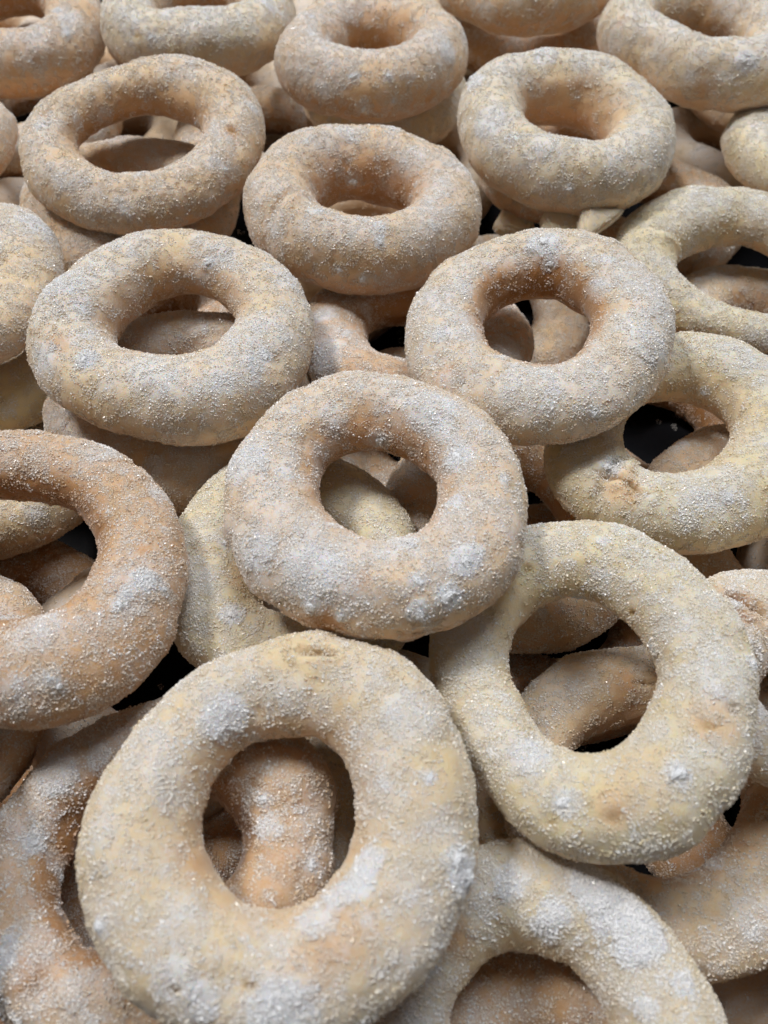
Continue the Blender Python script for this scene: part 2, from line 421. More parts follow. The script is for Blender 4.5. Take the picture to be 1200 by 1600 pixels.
    'b2': (-13.1, 435.9, -26.0, 0.0, 0.0, [27.24, -0.45, -0.24, 0.31, -0.12, 0.00, 0.00, 0.00, 0.00], [11.30, 0.47, 0.89, 0.26, 0.26, 0.00, 0.00]),
    'i2': (-57.8, 81.6, -34.8, 5.5, 9.0, [26.93, 1.13, 0.19, -0.65, 0.05, 0.00, 0.00, 0.00, 0.00], [11.30, -0.11, -0.09, -0.38, -0.16, 0.00, 0.00]),
    'u2': (99.6, 54.5, -44.6, -2.4, -9.3, [25.15, -0.61, 1.64, -0.23, -0.17, 0.00, 0.00, 0.00, 0.00], [11.30, 0.19, -0.21, 0.05, -0.00, 0.00, 0.00]),
    't2': (76.2, -15.1, -47.6, -0.5, -1.2, [28.17, 0.36, 0.08, 0.29, 0.70, 0.00, 0.00, 0.00, 0.00], [11.30, -0.20, 0.48, 0.23, 0.61, 0.00, 0.00]),
    'i3': (-26.6, 15.1, -47.0, -0.7, 3.7, [26.51, -0.09, 0.11, 0.00, -0.56, 0.00, 0.00, 0.00, 0.00], [11.30, 0.57, 0.26, -0.88, -0.05, 0.00, 0.00]),
    'v2': (-98.5, 24.2, -46.7, -3.2, 0.2, [26.95, 0.71, 1.71, -0.21, 0.13, 0.00, 0.00, 0.00, 0.00], [11.30, -0.13, 0.02, 0.34, 0.24, 0.00, 0.00]),
    'x2': (146.0, 110.4, -46.6, 1.5, -4.0, [27.14, -1.36, -0.58, 0.13, 0.57, 0.00, 0.00, 0.00, 0.00], [11.30, -0.08, 0.49, 0.49, -0.23, 0.00, 0.00]),
    'm9': (220.0, 349.4, 2.0, 0.0, 0.0, [28.17, 0.36, 0.08, 0.29, 0.70, 0.00, 0.00, 0.00, 0.00], [11.30, -0.20, 0.48, 0.23, 0.61, 0.00, 0.00]),
    'l9': (188.3, 210.8, -5.0, -0.6, 0.9, [26.68, 0.46, -0.53, -0.30, -0.12, 0.00, 0.00, 0.00, 0.00], [11.30, 0.43, -0.56, -0.24, -0.33, 0.00, 0.00]),
    'k9': (158.5, 140.0, -7.3, 0.5, 1.7, [27.62, 1.93, -0.11, 0.35, 0.55, 0.00, 0.00, 0.00, 0.00], [11.30, -0.17, 0.08, -0.60, -0.27, 0.00, 0.00]),
    'x9': (127.6, 58.7, 5.7, -2.4, 7.8, [27.07, 0.76, -1.63, 0.16, 0.69, 0.00, 0.00, 0.00, 0.00], [11.30, -0.09, -0.64, 0.20, -0.14, 0.00, 0.00]),
    'u9': (117.1, -1.1, -11.8, -2.2, -0.9, [26.48, -0.27, -0.88, 0.53, 0.35, 0.00, 0.00, 0.00, 0.00], [11.30, -0.43, -0.18, -0.25, 0.28, 0.00, 0.00]),
    'q9': (-269.6, 337.6, 0.0, 0.0, 0.0, [27.14, -1.36, -0.58, 0.13, 0.57, 0.00, 0.00, 0.00, 0.00], [11.30, -0.08, 0.49, 0.49, -0.23, 0.00, 0.00]),
    'r9': (-206.6, 201.7, 0.0, 0.0, 0.0, [26.69, -0.51, -0.32, 0.19, -0.53, 0.00, 0.00, 0.00, 0.00], [11.30, -0.01, -0.12, 0.15, -0.21, 0.00, 0.00]),
    'h9': (-179.4, 102.4, -4.0, 0.0, 0.0, [26.69, 0.88, -1.25, -0.20, 0.20, 0.00, 0.00, 0.00, 0.00], [11.30, -0.95, -0.41, -0.06, -0.65, 0.00, 0.00]),
    'v9': (-112.4, 26.2, 2.6, 8.5, -8.1, [27.27, -0.44, -1.09, -0.41, 0.46, 0.00, 0.00, 0.00, 0.00], [11.30, -0.63, 0.32, 0.36, 0.09, 0.00, 0.00]),
    'o9': (-170.3, 505.6, 0.0, 0.0, 0.0, [26.95, 0.71, 1.71, -0.21, 0.13, 0.00, 0.00, 0.00, 0.00], [11.30, -0.13, 0.02, 0.34, 0.24, 0.00, 0.00]),
    'o8': (-60.6, 497.0, 0.0, 0.0, 0.0, [25.15, -0.61, 1.64, -0.23, -0.17, 0.00, 0.00, 0.00, 0.00], [11.30, 0.19, -0.21, 0.05, -0.00, 0.00, 0.00]),
    'o7': (28.2, 532.5, 0.0, 0.0, 0.0, [28.17, 0.36, 0.08, 0.29, 0.70, 0.00, 0.00, 0.00, 0.00], [11.30, -0.20, 0.48, 0.23, 0.61, 0.00, 0.00]),
    'o6': (151.5, 497.0, 0.0, 0.0, 0.0, [26.68, 0.46, -0.53, -0.30, -0.12, 0.00, 0.00, 0.00, 0.00], [11.30, 0.43, -0.56, -0.24, -0.33, 0.00, 0.00]),
    'o5': (246.8, 480.5, 0.0, 0.0, 0.0, [27.62, 1.93, -0.11, 0.35, 0.55, 0.00, 0.00, 0.00, 0.00], [11.30, -0.17, 0.08, -0.60, -0.27, 0.00, 0.00]),
    'o4': (-282.9, 488.7, 0.0, 0.0, 0.0, [25.72, -1.14, -0.95, -0.73, -0.17, 0.00, 0.00, 0.00, 0.00], [11.30, 0.09, 0.57, 0.17, -0.01, 0.00, 0.00]),
    'g2': (15.7, 169.3, -41.6, 1.6, 8.7, [27.58, 1.45, 1.84, 0.43, 0.32, 0.00, 0.00, 0.00, 0.00], [11.30, -0.39, 0.24, -0.74, -0.39, 0.00, 0.00]),
    'k3': (94.3, 175.2, -47.7, -1.9, 2.1, [28.35, -0.62, 0.50, 0.08, -0.11, 0.00, 0.00, 0.00, 0.00], [11.30, -0.93, -0.18, 0.32, -0.38, 0.00, 0.00]),
    'h3': (-114.1, 94.4, -46.5, 0.9, 5.7, [26.93, 1.13, 0.19, -0.65, 0.05, 0.00, 0.00, 0.00, 0.00], [11.30, -0.11, -0.09, -0.38, -0.16, 0.00, 0.00]),
    'fill1': (156.6, 337.3, -43.9, -4.7, 5.6, [26.59, -0.55, -0.78, 0.30, 0.65, 0.00, 0.00, 0.00, 0.00], [11.00, 0.11, -0.49, -0.38, 0.64, 0.00, 0.00]),
    'fill3': (-218.9, 372.0, -45.0, 3.4, -5.0, [26.54, -0.27, -0.64, -0.03, -0.12, 0.00, 0.00, 0.00, 0.00], [11.00, -0.10, -0.01, 0.05, 0.62, 0.00, 0.00]),
    'fill5': (-18.2, 423.2, -45.9, -3.9, 2.8, [26.22, 1.89, -0.17, -0.14, 0.18, 0.00, 0.00, 0.00, 0.00], [11.00, 0.41, 0.73, 0.39, -0.23, 0.00, 0.00]),
    'fill7': (-211.4, 291.4, -43.2, -9.4, -14.0, [26.75, 3.16, 0.25, -0.17, 0.10, 0.00, 0.00, 0.00, 0.00], [11.00, -0.00, 0.40, 0.01, -0.35, 0.00, 0.00]),
    'fill8': (-123.7, 344.0, -43.2, -0.9, -8.5, [26.05, -0.91, -0.69, 1.06, 0.32, 0.00, 0.00, 0.00, 0.00], [11.00, -0.39, 0.48, -0.12, -0.54, 0.00, 0.00]),
    'fill10': (-154.5, 409.3, -44.4, -6.9, -4.7, [26.31, 1.75, 0.58, 0.23, -0.33, 0.00, 0.00, 0.00, 0.00], [11.00, -0.05, 0.21, -0.84, -0.31, 0.00, 0.00]),
    'fill14': (235.1, 419.5, -32.6, 3.3, 1.8, [26.80, 0.41, -0.03, -0.29, -0.33, 0.00, 0.00, 0.00, 0.00], [11.00, -0.66, -0.82, -0.30, 0.41, 0.00, 0.00]),
    'fill15': (208.7, 284.4, -31.6, 1.3, -9.9, [27.57, 1.11, 0.66, 0.88, 0.66, 0.00, 0.00, 0.00, 0.00], [11.00, -0.27, 0.46, 0.28, 0.39, 0.00, 0.00]),
    'fill16': (84.0, 362.9, -40.8, -10.3, 3.7, [27.38, -0.45, 1.14, -0.88, -0.56, 0.00, 0.00, 0.00, 0.00], [11.00, 0.04, 0.35, 0.59, -0.06, 0.00, 0.00]),
    'fill17': (-24.9, 255.7, -49.7, -3.1, 0.6, [25.36, -1.22, 0.10, 0.17, 0.18, 0.00, 0.00, 0.00, 0.00], [11.00, 0.10, 0.02, -0.02, 0.45, 0.00, 0.00]),
    'fill24': (-84.4, 222.0, -43.3, -10.2, -12.8, [26.95, 0.74, -0.92, -0.53, 0.04, 0.00, 0.00, 0.00, 0.00], [11.00, 0.16, -0.33, -0.23, -0.64, 0.00, 0.00]),
    'fill26': (-251.0, 439.9, -46.7, 4.9, -1.1, [26.41, -0.47, -0.31, 0.01, -0.04, 0.00, 0.00, 0.00, 0.00], [11.00, -0.48, 0.61, -0.07, 0.25, 0.00, 0.00]),
    'fill27': (182.3, 408.6, -47.8, -0.5, 5.5, [26.94, -0.57, 1.20, -0.43, 0.46, 0.00, 0.00, 0.00, 0.00], [11.00, -0.99, 0.64, -0.29, -0.54, 0.00, 0.00]),
    'fill30': (-89.1, 455.5, -40.6, 7.1, -0.3, [25.65, 1.87, 0.23, -0.28, -0.12, 0.00, 0.00, 0.00, 0.00], [11.00, -0.14, 0.52, 0.70, -0.25, 0.00, 0.00]),
    'fill31': (115.5, 437.0, -43.5, -6.8, 2.3, [26.22, 0.28, 2.45, -0.55, 0.48, 0.00, 0.00, 0.00, 0.00], [11.00, -0.14, 0.62, -0.56, 0.22, 0.00, 0.00]),
    'fill32': (-77.6, 388.1, -46.9, 9.6, -2.1, [26.16, -1.21, -1.35, 0.25, -0.35, 0.00, 0.00, 0.00, 0.00], [11.00, 0.16, 0.37, 0.30, -0.21, 0.00, 0.00]),
    'fill33': (19.8, 328.2, -43.6, 4.1, 0.1, [25.66, -1.07, 0.30, -0.60, 0.63, 0.00, 0.00, 0.00, 0.00], [11.00, 0.07, -0.71, -0.87, 0.29, 0.00, 0.00]),
    'fill37': (218.7, 492.0, -26.8, 10.1, 0.5, [26.75, 0.15, -1.65, 0.03, -0.23, 0.00, 0.00, 0.00, 0.00], [11.00, 0.01, 0.16, 0.89, 0.24, 0.00, 0.00]),
    'fill39': (-162.3, 204.6, -48.0, -7.0, -1.2, [25.32, 0.40, -0.20, 0.09, -0.45, 0.00, 0.00, 0.00, 0.00], [11.00, 0.23, -0.03, 0.11, -0.59, 0.00, 0.00]),
    'fill40': (45.2, 456.1, -41.6, 14.0, -10.0, [25.92, 0.28, 0.34, 0.25, 0.52, 0.00, 0.00, 0.00, 0.00], [11.00, 0.36, -0.17, -0.46, -0.74, 0.00, 0.00]),
    'fill42': (-211.5, 492.1, -30.0, 10.2, 14.0, [27.19, 0.13, 1.34, -0.41, -0.33, 0.00, 0.00, 0.00, 0.00], [11.00, 0.06, 0.56, 0.03, -0.68, 0.00, 0.00]),
}
STYLE = {
'A': dict(flat=0.95, label='wide oval tan ring cookie with a bare brown nick beside its hole', bake=.40, sugar=.34, hole=.22,
     white=[(385,165,5,.3),(310,480/3,2,.2),(190,325,4,.25)], pit=[(362,203,2.0,1.1)], brown=[(360,207,3,.3)], lump=[(350,265,.8),(308,192,.9)], seam=[]),
'B': dict(flat=1.06, label='pinkish tan ring cookie with a nearly closed hole stacked squarely on a pale ring', bake=.47, sugar=.42,
     white=[(700,80,5,.5),(640,120,3,.3),(500,140,4,.3)], lump=[(570,170,1.6),(608,122,1.3),(552,120,1.2),(614,157,.8)]),
'C': dict(flat=1.06, label='plump cream ring cookie with a shallow slot of a hole, fully coated in sugar', bake=.20, sugar=.52, hole=.30,
     white=[(740,128,3.5,.6),(765,190,7,.45),(850,225,5,.35)], lump=[(738,125,1.7),(890,293,1.0)]),
'D': dict(flat=1.06, label='tan ring cookie with a slanting overlapped seam at its hole and brown inner wall', bake=.45, sugar=.40, hole=.25,
     white=[(545,205,6,.4),(430,355,5,.3),(640,250,6,.3)], seam=[(437,310,1.8)], crack=[(500,342,545,347,.5,.5)], lump=[(550,280,2.0),(567,438,1.5),(593,380,1.1),(533,423,.9)]),
'E': dict(label='broad cream ring cookie with crusted white sugar, a tan ring showing through its hole', bake=.32, sugar=.50, hole=.24,
     white=[(100,440,7,.35),(135,560,3,.5),(130,480,3,.4),(400,570,3,.5),(250,590,7,.25),(65,560,5,.4)], brown=[(92,535,4,.25)], lump=[(328,411,1.2),(134,563,1.5),(415,558,1.4)]),
'F': dict(label='cream ring cookie with golden inner wall and a white sugar clump on its rim', bake=.34, sugar=.50, hole=.60,
     white=[(850,385,3.0,.7),(930,450,4,.5),(1020,545,6,.4),(690,520,3,.4),(830,610,9,.35),(985,500,5,.3)], brown=[(700,580,4,.25),(850,430,5,.3),(770,440,5,.2)], pit=[(720,597,1.1,1.0)], lump=[(848,380,2.2),(858,412,1.4),(925,645,1.0)]),
'G': dict(label='tan and white round ring cookie heaped highest amid its neighbours, caked with patchy sugar lumps', bake=.45, sugar=.50, hole=.28, lumpy=1.3,
     white=[(725,880,3.5,.6),(698,933,3,.6),(657,952,2.5,.6),(485,893,7,.4),(400,863,5,.4),(378,720,7,.45),(680,640,7,.4),(520,650,4,.3),(620,850,6,.3)],
     brown=[(500,970,5,.4),(560,905,3,.2)], lump=[(714,716,2.1),(592,690,1.7),(728,878,2.2),(700,935,1.8),(655,955,1.5),(488,950,1.5),(527,965,1.1),(655,910,1.2)], res=(240,84)),
'H': dict(label='thick baked tan ring cookie with orange brown inner wall beside a covered pale ring', bake=.64, sugar=.28, hole=.42,
     white=[(60,985,7,.35),(225,905,3.5,.5),(150,700,6,.3),(40,1090,5,.35),(195,690,4,.3)], lump=[(187,943,1.1),(195,928,.9),(80,1060,1.0),(95,1067,.8),(255,920,.8)], res=(220,76)),
'I': dict(label='large cream ring cookie with a tall oval hole, a tan roll visible inside it', bake=.25, sugar=.36, hole=.20, crusts=6,
     white=[(353,1120,5,.55),(568,1350,3.2,.8),(560,1385,3,.8),(530,1405,3,.7),(495,1435,4,.5),(725,1365,3,.6),(275,1530,4,.6),(312,1565,4,.6),(440,1590,7,.6),(640,1120,6,.35),(290,1440,5,.3),(150,1300,4,.3),(450,1090,4,.3)],
     brown=[(540,1460,6,.22),(480,1520,6,.2),(300,1350,5,.15)], crack=[(475,1022,520,1018,.9,1.2)], pit=[(272,1548,1.3,1.0),(390,1542,1.2,.8)], lump=[(733,1373,2.3),(715,1345,1.6),(152,1448,1.2),(670,1215,.9)], res=(280,96)),
'J': dict(label='pale yellow ring cookie with a wide angular hole and small brown pits on its surface', bake=.07, sugar=.34, hole=.10, crusts=5,
     white=[(935,905,4,.4),(1000,830,7,.3),(1130,1060,6,.3),(830,1180,5,.35)], brown=[(1120,1125,6,.3),(960,1275,4,.25),(1000,1220,9,.15)],
     pit=[(988,960,1.0,1.5),(1146,1110,1.1,1.5),(1110,1135,1.8,.7),(960,1278,2.0,.7),(855,1285,1.6,.5),(825,888,1.2,.9)], lump=[(1058,1208,1.7),(878,1253,1.6),(903,930,1.5),(1172,1040,1.2)], res=(260,90)),
'K': dict(label='pale yellow ring cookie with a lumpy pinched joint, shaded by the ring on it', bake=.07, sugar=.36, hole=.14, crusts=5,
     white=[(1150,560,7,.3),(1100,800,7,.25)], brown=[(975,760,6,.3)], seam=[(948,742,2.4)], crack=[(930,735,1010,775,.8,.8)], lump=[(948,728,1.6),(1099,614,1.0),(1138,779,1.1)], res=(220,76)),
'L': dict(label='pale ring cookie with a stepped joint and a large hole showing tan cookies below', bake=.06, sugar=.36, hole=.12, crusts=5,
     white=[(1100,300,6,.3),(1180,520,5,.3)], seam=[(1058,375,1.2)], lump=[(1195,540,1.2)]),
'M': dict(flat=1.06, label='lopsided cream ring cookie with one pointed end and a closed slit of a hole', bake=.24, sugar=.55, lumpy=1.4,
     white=[(1165,95,5,.5),(960,75,6,.3),(1075,125,4,.3)], brown=[(970,35,3,.3),(1100,135,6,.2)], lump=[(1160,95,1.6)]),
'N': dict(flat=1.06, label='pinkish tan ring cookie with a brown side in the corner beside a pale flattened ring', bake=.52, sugar=.36,
     white=[(110,30,6,.4),(60,70,5,.3)], lump=[(105,50,1.3)]),
'O': dict(flat=1.06, label='pale cream ring cookie with a blunt squared corner and a golden inner wall', bake=.18, sugar=.50, hole=.3, lumpy=1.3,
     white=[(200,30,7,.3),(380,50,7,.25)], pit=[(215,55,1.8,.7)], lump=[(237,62,1.2)]),
'P': dict(flat=1.06, label='tan ring cookie shading a dark brown ring directly beneath it', bake=.45, sugar=.42, white=[(760,15,5,.4)]),
'T': dict(label='pale cream ring cookie with one thick bluish white patch of powdered sugar on its shoulder', bake=.18, sugar=.40, hole=.10,
     white=[(930,1380,6,.8),(965,1420,6,.9),(1000,1460,5,.8),(985,1485,3,.8),(870,1425,3,.7),(850,1450,2.5,.7),(800,1380,4,.4)], brown=[(715,1470,4,.3)], res=(260,90)),
'U': dict(label='smooth tan ring cookie under the pitted yellow ring, seen through its hole', bake=.34, sugar=.24, hole=.30,
     white=[(1180,1440,6,.3)], pit=[(1006,1068,1.1,1.1)], crack=[(990,1068,1020,1066,.5,.6)], brown=[(980,1068,4,.2)], res=(240,84)),
'V': dict(label='reddish tan ring cookie under the large tall-holed ring, its roll seen through that hole', bake=.58, sugar=.32, hole=.35, lumpy=1.5,
     white=[(90,1210,6,.5),(60,1290,6,.3),(140,1560,6,.35),(40,1480,6,.3)], brown=[(150,1330,5,.3),(50,1520,4,.3)], lump=[(55,1315,1.3),(97,1372,1.0),(412,1252,1.1),(490,1355,1.2)], res=(240,84)),
'W': dict(label='pale yellow ring cookie lying under the highest tan and white ring', bake=.06, sugar=.28, hole=.15, crusts=3,
     white=[(360,960,3,.3)], brown=[(370,900,4,.2)], lump=[(361,963,1.6),(350,850,1.2)], res=(220,76)),
'X': dict(label='cream cookie split by a long brown crack, poking out beside the pitted yellow ring', bake=.28, sugar=.45,
     crack=[(1108,928,1150,940,1.1,1.6),(1150,940,1200,962,1.1,1.6)], brown=[(1150,945,6,.3)], white=[(1170,1020,5,.3)], lump=[(1147,945,1.2)], res=(220,76)),
'Rr': dict(label='cream pink ring cookie at the side, its rounded rim reaching toward the broad crusted ring', bake=.34, sugar=.46, white=[(60,350,6,.3)]),
'b1': dict(label='pale ring cookie lying flat under the pinkish ring with a nearly closed hole', bake=.18, sugar=.25),
'c1': dict(label='brown tan ring cookie with a white sugared shoulder, wedged under three top rings', bake=.62, sugar=.30,
     white=[(505,490,5,.6),(500,560,8,.45),(795,540,6,.5)]),
'e1': dict(label='tan sugar-crusted ring cookie filling the hole of the broad crusted ring', bake=.45, sugar=.40, white=[(330,500,5,.4),(240,725,3,.6)], lumpy=1.4),
'f1': dict(label='greenish pale ring cookie in shade under the broad crusted ring', bake=.05, sugar=.22),
'g1': dict(label='smooth shaded pale ring cookie seen through the hole of the thick baked ring', bake=.22, sugar=.12),
'i1': dict(label='golden brown ring cookie poking out beneath the thick baked tan ring', bake=.55, sugar=.32),
'l1': dict(label='brown ring cookie seen through the hole of the ring with powdered shoulder', bake=.55, sugar=.12),
'm1': dict(label='smooth orange tan ring cookie seen through the hole of the pinched joint ring', bake=.50, sugar=.12),
'n1': dict(label='pinkish tan ring cookie seen through the large hole of the stepped joint ring', bake=.42, sugar=.3),
'o1': dict(label='pink sugared ring cookie lying under the plump cream ring', bake=.48, sugar=.38, grains=2600),
'p1': dict(label='brown tan ring cookie deep beside the plump cream ring, deeply shaded', bake=.5, sugar=.2),
's1': dict(label='smooth pale yellow ring cookie with its blunt side lit, under the lopsided pointed ring', bake=.05, sugar=.32),
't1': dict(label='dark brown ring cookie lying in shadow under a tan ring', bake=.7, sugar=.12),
'u1': dict(label='pinkish ring cookie with scattered white sugar lying under the wide oval tan ring', bake=.45, sugar=.42),
'q1': dict(label='tan ring cookie at the side whose sugared rim touches the wide oval ring', bake=.46, sugar=.4),
'w1': dict(label='shaded brown ring cookie with a white lit edge between the oval and seamed rings', bake=.45, sugar=.40),
'x1': dict(label='pinkish white ring cookie under the brown-sided corner ring', bake=.45, sugar=.42),
'z1': dict(label='brown shaded ring cookie deep between the highest ring and the pinched joint ring', bake=.5, sugar=.2),
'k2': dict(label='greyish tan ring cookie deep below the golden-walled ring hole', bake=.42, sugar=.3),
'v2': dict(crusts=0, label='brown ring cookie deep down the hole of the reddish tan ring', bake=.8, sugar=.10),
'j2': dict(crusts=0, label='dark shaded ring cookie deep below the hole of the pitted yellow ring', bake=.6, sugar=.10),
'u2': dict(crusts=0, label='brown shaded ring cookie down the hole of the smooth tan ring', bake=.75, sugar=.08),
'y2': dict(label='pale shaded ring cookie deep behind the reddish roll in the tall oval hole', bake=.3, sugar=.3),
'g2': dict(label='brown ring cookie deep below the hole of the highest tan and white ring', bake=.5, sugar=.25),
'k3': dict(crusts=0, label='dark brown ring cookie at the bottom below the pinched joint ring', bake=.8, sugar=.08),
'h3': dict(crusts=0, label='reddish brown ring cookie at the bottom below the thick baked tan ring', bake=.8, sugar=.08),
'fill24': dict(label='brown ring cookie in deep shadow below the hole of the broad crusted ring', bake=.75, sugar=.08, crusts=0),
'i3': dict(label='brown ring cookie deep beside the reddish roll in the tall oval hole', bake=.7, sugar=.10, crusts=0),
}


def ring_frames(row, nt):
    th = np.arange(nt) * 2 * np.pi / nt
    Rc, rc = row[5], row[6]
    R = Rc[0] + 0 * th
    k = 1
    for h in range(2, 6):
        R = R + Rc[k] * np.cos(h * th) + Rc[k + 1] * np.sin(h * th); k += 2
    r = rc[0] + 0 * th
    k = 1
    for h in range(1, 4):
        r = r + rc[k] * np.cos(h * th) + rc[k + 1] * np.sin(h * th); k += 2
    c = np.stack([R * np.cos(th), R * np.sin(th)], 1)
    t = np.roll(c, -1, 0) - np.roll(c, 1, 0)
    t /= np.linalg.norm(t, axis=1)[:, None]
    e = np.stack([t[:, 1], -t[:, 0]], 1)
    return th, c, e, r

def lump_mesh(size, seed):
    """a caked lump: a rough flattened core with crystals stuck all over it"""
    import bmesh
    bm = bmesh.new()
    bmesh.ops.create_icosphere(bm, subdivisions=3, radius=1)
    co = np.array([v.co[:] for v in bm.verts])
    d = 1 + 0.42 * vnoise(co * 1.5 + seed * 7.3, seed) + 0.16 * vnoise(co * 3.3 + seed, seed + 5) + 0.07 * vnoise(co * 7 + seed, seed + 9)
    sc = np.array([0.85 * rs.uniform(.75, 1.25), 0.6, 0.3 * rs.uniform(.8, 1.2)]) * size * 0.85
    P = co * d[:, None] * sc
    V = [tuple(q * MM) for q in P]
    Fc = [tuple(v.index for v in f.verts) for f in bm.faces]
    bm.free()
    for i in rs.choice(len(P), 26):
        if P[i][2] < -0.1:
            continue
        v, f = crystal(P[i] * rs.uniform(.95, 1.15), np.array([1, .8, .8]) * rs.uniform(.09, .2), rand_rot())
        b = len(V)
        V += [tuple(q * MM) for q in v]
        Fc += [tuple(b + j for j in q) for q in f]
    me = bpy.data.meshes.new('sugar_lump')
    me.from_pydata(V, [], Fc)
    me.materials.append(LUMP)
    return me

def build_ring(key, idx):
    row = DATA[key]
    st = STYLE.get(key, {})
    vis = key in STYLE
    edge = key[-1] == '9' or key in ('o4', 'o5', 'o6', 'o7', 'o8')      # rings round the margin of the heap
    nt, nph = st.get('res', (176, 64)) if vis else (144, 56) if edge else (96, 36)
    cx, cy, cz, tx, ty = row[:5]
    th, c2, e2, r = ring_frames(row, nt)
    ph = np.arange(nph) * 2 * np.pi / nph
    cp, sp = np.cos(ph), np.sin(ph)
    flat = np.where(sp > 0, 0.90, 0.84) if 'flat' not in st else np.full(nph, st['flat'])
    X = np.empty((nt, nph, 3)); Nn = np.empty((nt, nph, 3))
    X[..., :2] = c2[:, None] + (r[:, None] * cp)[..., None] * e2[:, None]
    X[..., 2] = r[:, None] * (flat * sp)[None]
    Nn[..., :2] = cp[None, :, None] * e2[:, None]
    Nn[..., 2] = (sp / flat)[None]
    Nn /= np.linalg.norm(Nn, axis=2)[..., None]
    P, Q = X.reshape(-1, 3), Nn.reshape(-1, 3)
    seed = idx * 13 + 3
    so = np.array([idx * 37.1, idx * 11.7, idx * 5.3])
    M = np.array((Matrix.Rotation(math.radians(ty), 3, 'Y') @ Matrix.Rotation(math.radians(tx), 3, 'X')))
    W = (P @ M.T + np.array([cx, cy, cz])) * MM
    wn = Q @ M.T
    px = to_px(W)
    facing = np.sum((CAMP - W) * wn, 1) > 0
    def pick(x, y):
        d = np.hypot(px[:, 0] - x, px[:, 1] - y) + np.where(facing, 0, 1e4)
        return int(np.argmin(d))
    lum = st.get('lumpy', 1.0)
    disp = lum * (0.75 * vnoise(P / 11 + so, seed) + 0.38 * vnoise(P / 5 + so, seed + 1)) + 0.17 * vnoise(P / 2.2 + so, seed + 2) + 0.07 * vnoise(P / 1.2 + so, seed + 3)
    n12 = vnoise(P / 13 + so, seed + 4); n5 = vnoise(P / 5.5 + so, seed + 5); n2 = vnoise(P / 2.4 + so, seed + 6)
    upz = Q[:, 2]
    inner = np.clip(-np.sum(Q[:, :2] * P[:, :2], 1) / np.linalg.norm(P[:, :2], axis=1), 0, 1)
    sugar = st.get('sugar', 0.38) + 0.23 * n12 + 0.18 * n5 + 0.10 * n2 + 0.26 * upz - 0.20
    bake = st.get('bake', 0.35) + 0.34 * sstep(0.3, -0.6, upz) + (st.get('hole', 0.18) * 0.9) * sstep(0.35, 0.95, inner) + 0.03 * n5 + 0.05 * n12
    sugar = sugar - 0.8 * st.get('hole', 0.18) * sstep(0.35, 0.95, inner)
    bare = np.zeros(len(P))
    for (x, y, rad, s) in tuple(st.get('white', ())) + tuple((x, y, 1.9 * z, .5) for x, y, z in st.get('lump', ())):
        v = P[pick(x, y)]
        d = np.linalg.norm((P - v) * 1.0, axis=1) * (1 + 0.30 * n5 + 0.22 * n2)
        w = sstep(rad * 1.1, rad * 0.65, d)
        sugar = sugar + w * s
        disp = disp + 0.30 * w * s
    rp = np.random.RandomState(idx + 500)
    for _ in range(st.get('crusts', 12) if vis or edge else 0):                       # crusts of sugar strewn over the upper side
        i = rp.randint(len(P))
        rad, s = rp.uniform(1.2, 3.6), rp.uniform(.25, .6)
        if upz[i] < -0.1:
            continue
        d = np.linalg.norm((P - P[i]) * rp.uniform(.7, 1.3, 3), axis=1) * (1 + 0.35 * n5 + 0.35 * n2)
        w = sstep(rad * 1.1, rad * 0.7, d)
        sugar = sugar + w * s
        disp = disp + 0.22 * w * s
    for (x, y, rad, s) in st.get('brown', ()):
        d = np.linalg.norm(P - P[pick(x, y)], axis=1) * (1 + 0.2 * n5)
        w = sstep(rad * 1.3, rad * 0.4, d)
        bake = bake + w * s
        sugar = sugar - w * s * 0.7
    for (x, y, rad, dep) in st.get('pit', ()):
        rad = rad * 0.75
        d = np.linalg.norm((P - P[pick(x, y)]) * np.array([0.75, 1.3, 1]), axis=1) * (1 + 0.35 * n2)
        w = np.exp(-(d / rad) ** 2)
        disp = disp - dep * w
        bare = np.maximum(bare, sstep(0.35, 0.9, w) * min(1.0, dep / 1.0) ** 2)
        sugar = sugar - 0.5 * w
    for (x0, y0, x1, y1, wid, dep) in st.get('crack', ()):
        a, b = P[pick(x0, y0)], P[pick(x1, y1)]
        t = np.clip(((P - a) @ (b - a)) / np.dot(b - a, b - a), 0, 1)
        d = np.linalg.norm(P - (a + t[:, None] * (b - a)), axis=1) + 0.5 * n2
        w = np.exp(-(d / wid) ** 2)
        disp = disp - dep * w + 0.4 * dep * np.exp(-((d - 2.2 * wid) / wid) ** 2)
        bare = np.maximum(bare, sstep(0.4, 0.95, w) * 0.85)
    for (x, y, dep) in st.get('seam', ()):
        i = pick(x, y)
        t0, p0 = divmod(i, nph)
        ds = ((np.arange(nt) - t0 + nt / 2) % nt - nt / 2) * 2 * np.pi / nt * 27
        dp = ((np.arange(nph) - p0 + nph / 2) % nph - nph / 2) * 2 * np.pi / nph
        s = ds[:, None] + 4.0 * dp[None] * 0.55
        fade = np.exp(-(dp / 1.25) ** 2)[None]
        g = (-dep * np.exp(-(s / 1.0) ** 2) + 0.8 * dep * np.exp(-((s - 3.2) / 2.4) ** 2)) * fade
        disp = disp + g.reshape(-1)
        bare = np.maximum(bare, 0.4 * (np.exp(-(s / 0.7) ** 2) * fade).reshape(-1))
    thick = sstep(0.55, 1.0, sugar)
    disp = disp + thick * (0.12 + 0.09 * vnoise(P / 1.4 + so, seed + 8) + 0.12 * n2)
    P = P + Q * disp[:, None]
    me = bpy.data.meshes.new('sugared_ring_cookie')
    ii = np.arange(nt)[:, None] * nph + np.arange(nph)[None]
    A = ii; B = np.roll(ii, -1, 0); C = np.roll(B, -1, 1); D = np.roll(ii, -1, 1)
    F4 = np.stack([A, B, C, D], -1).reshape(-1, 4)
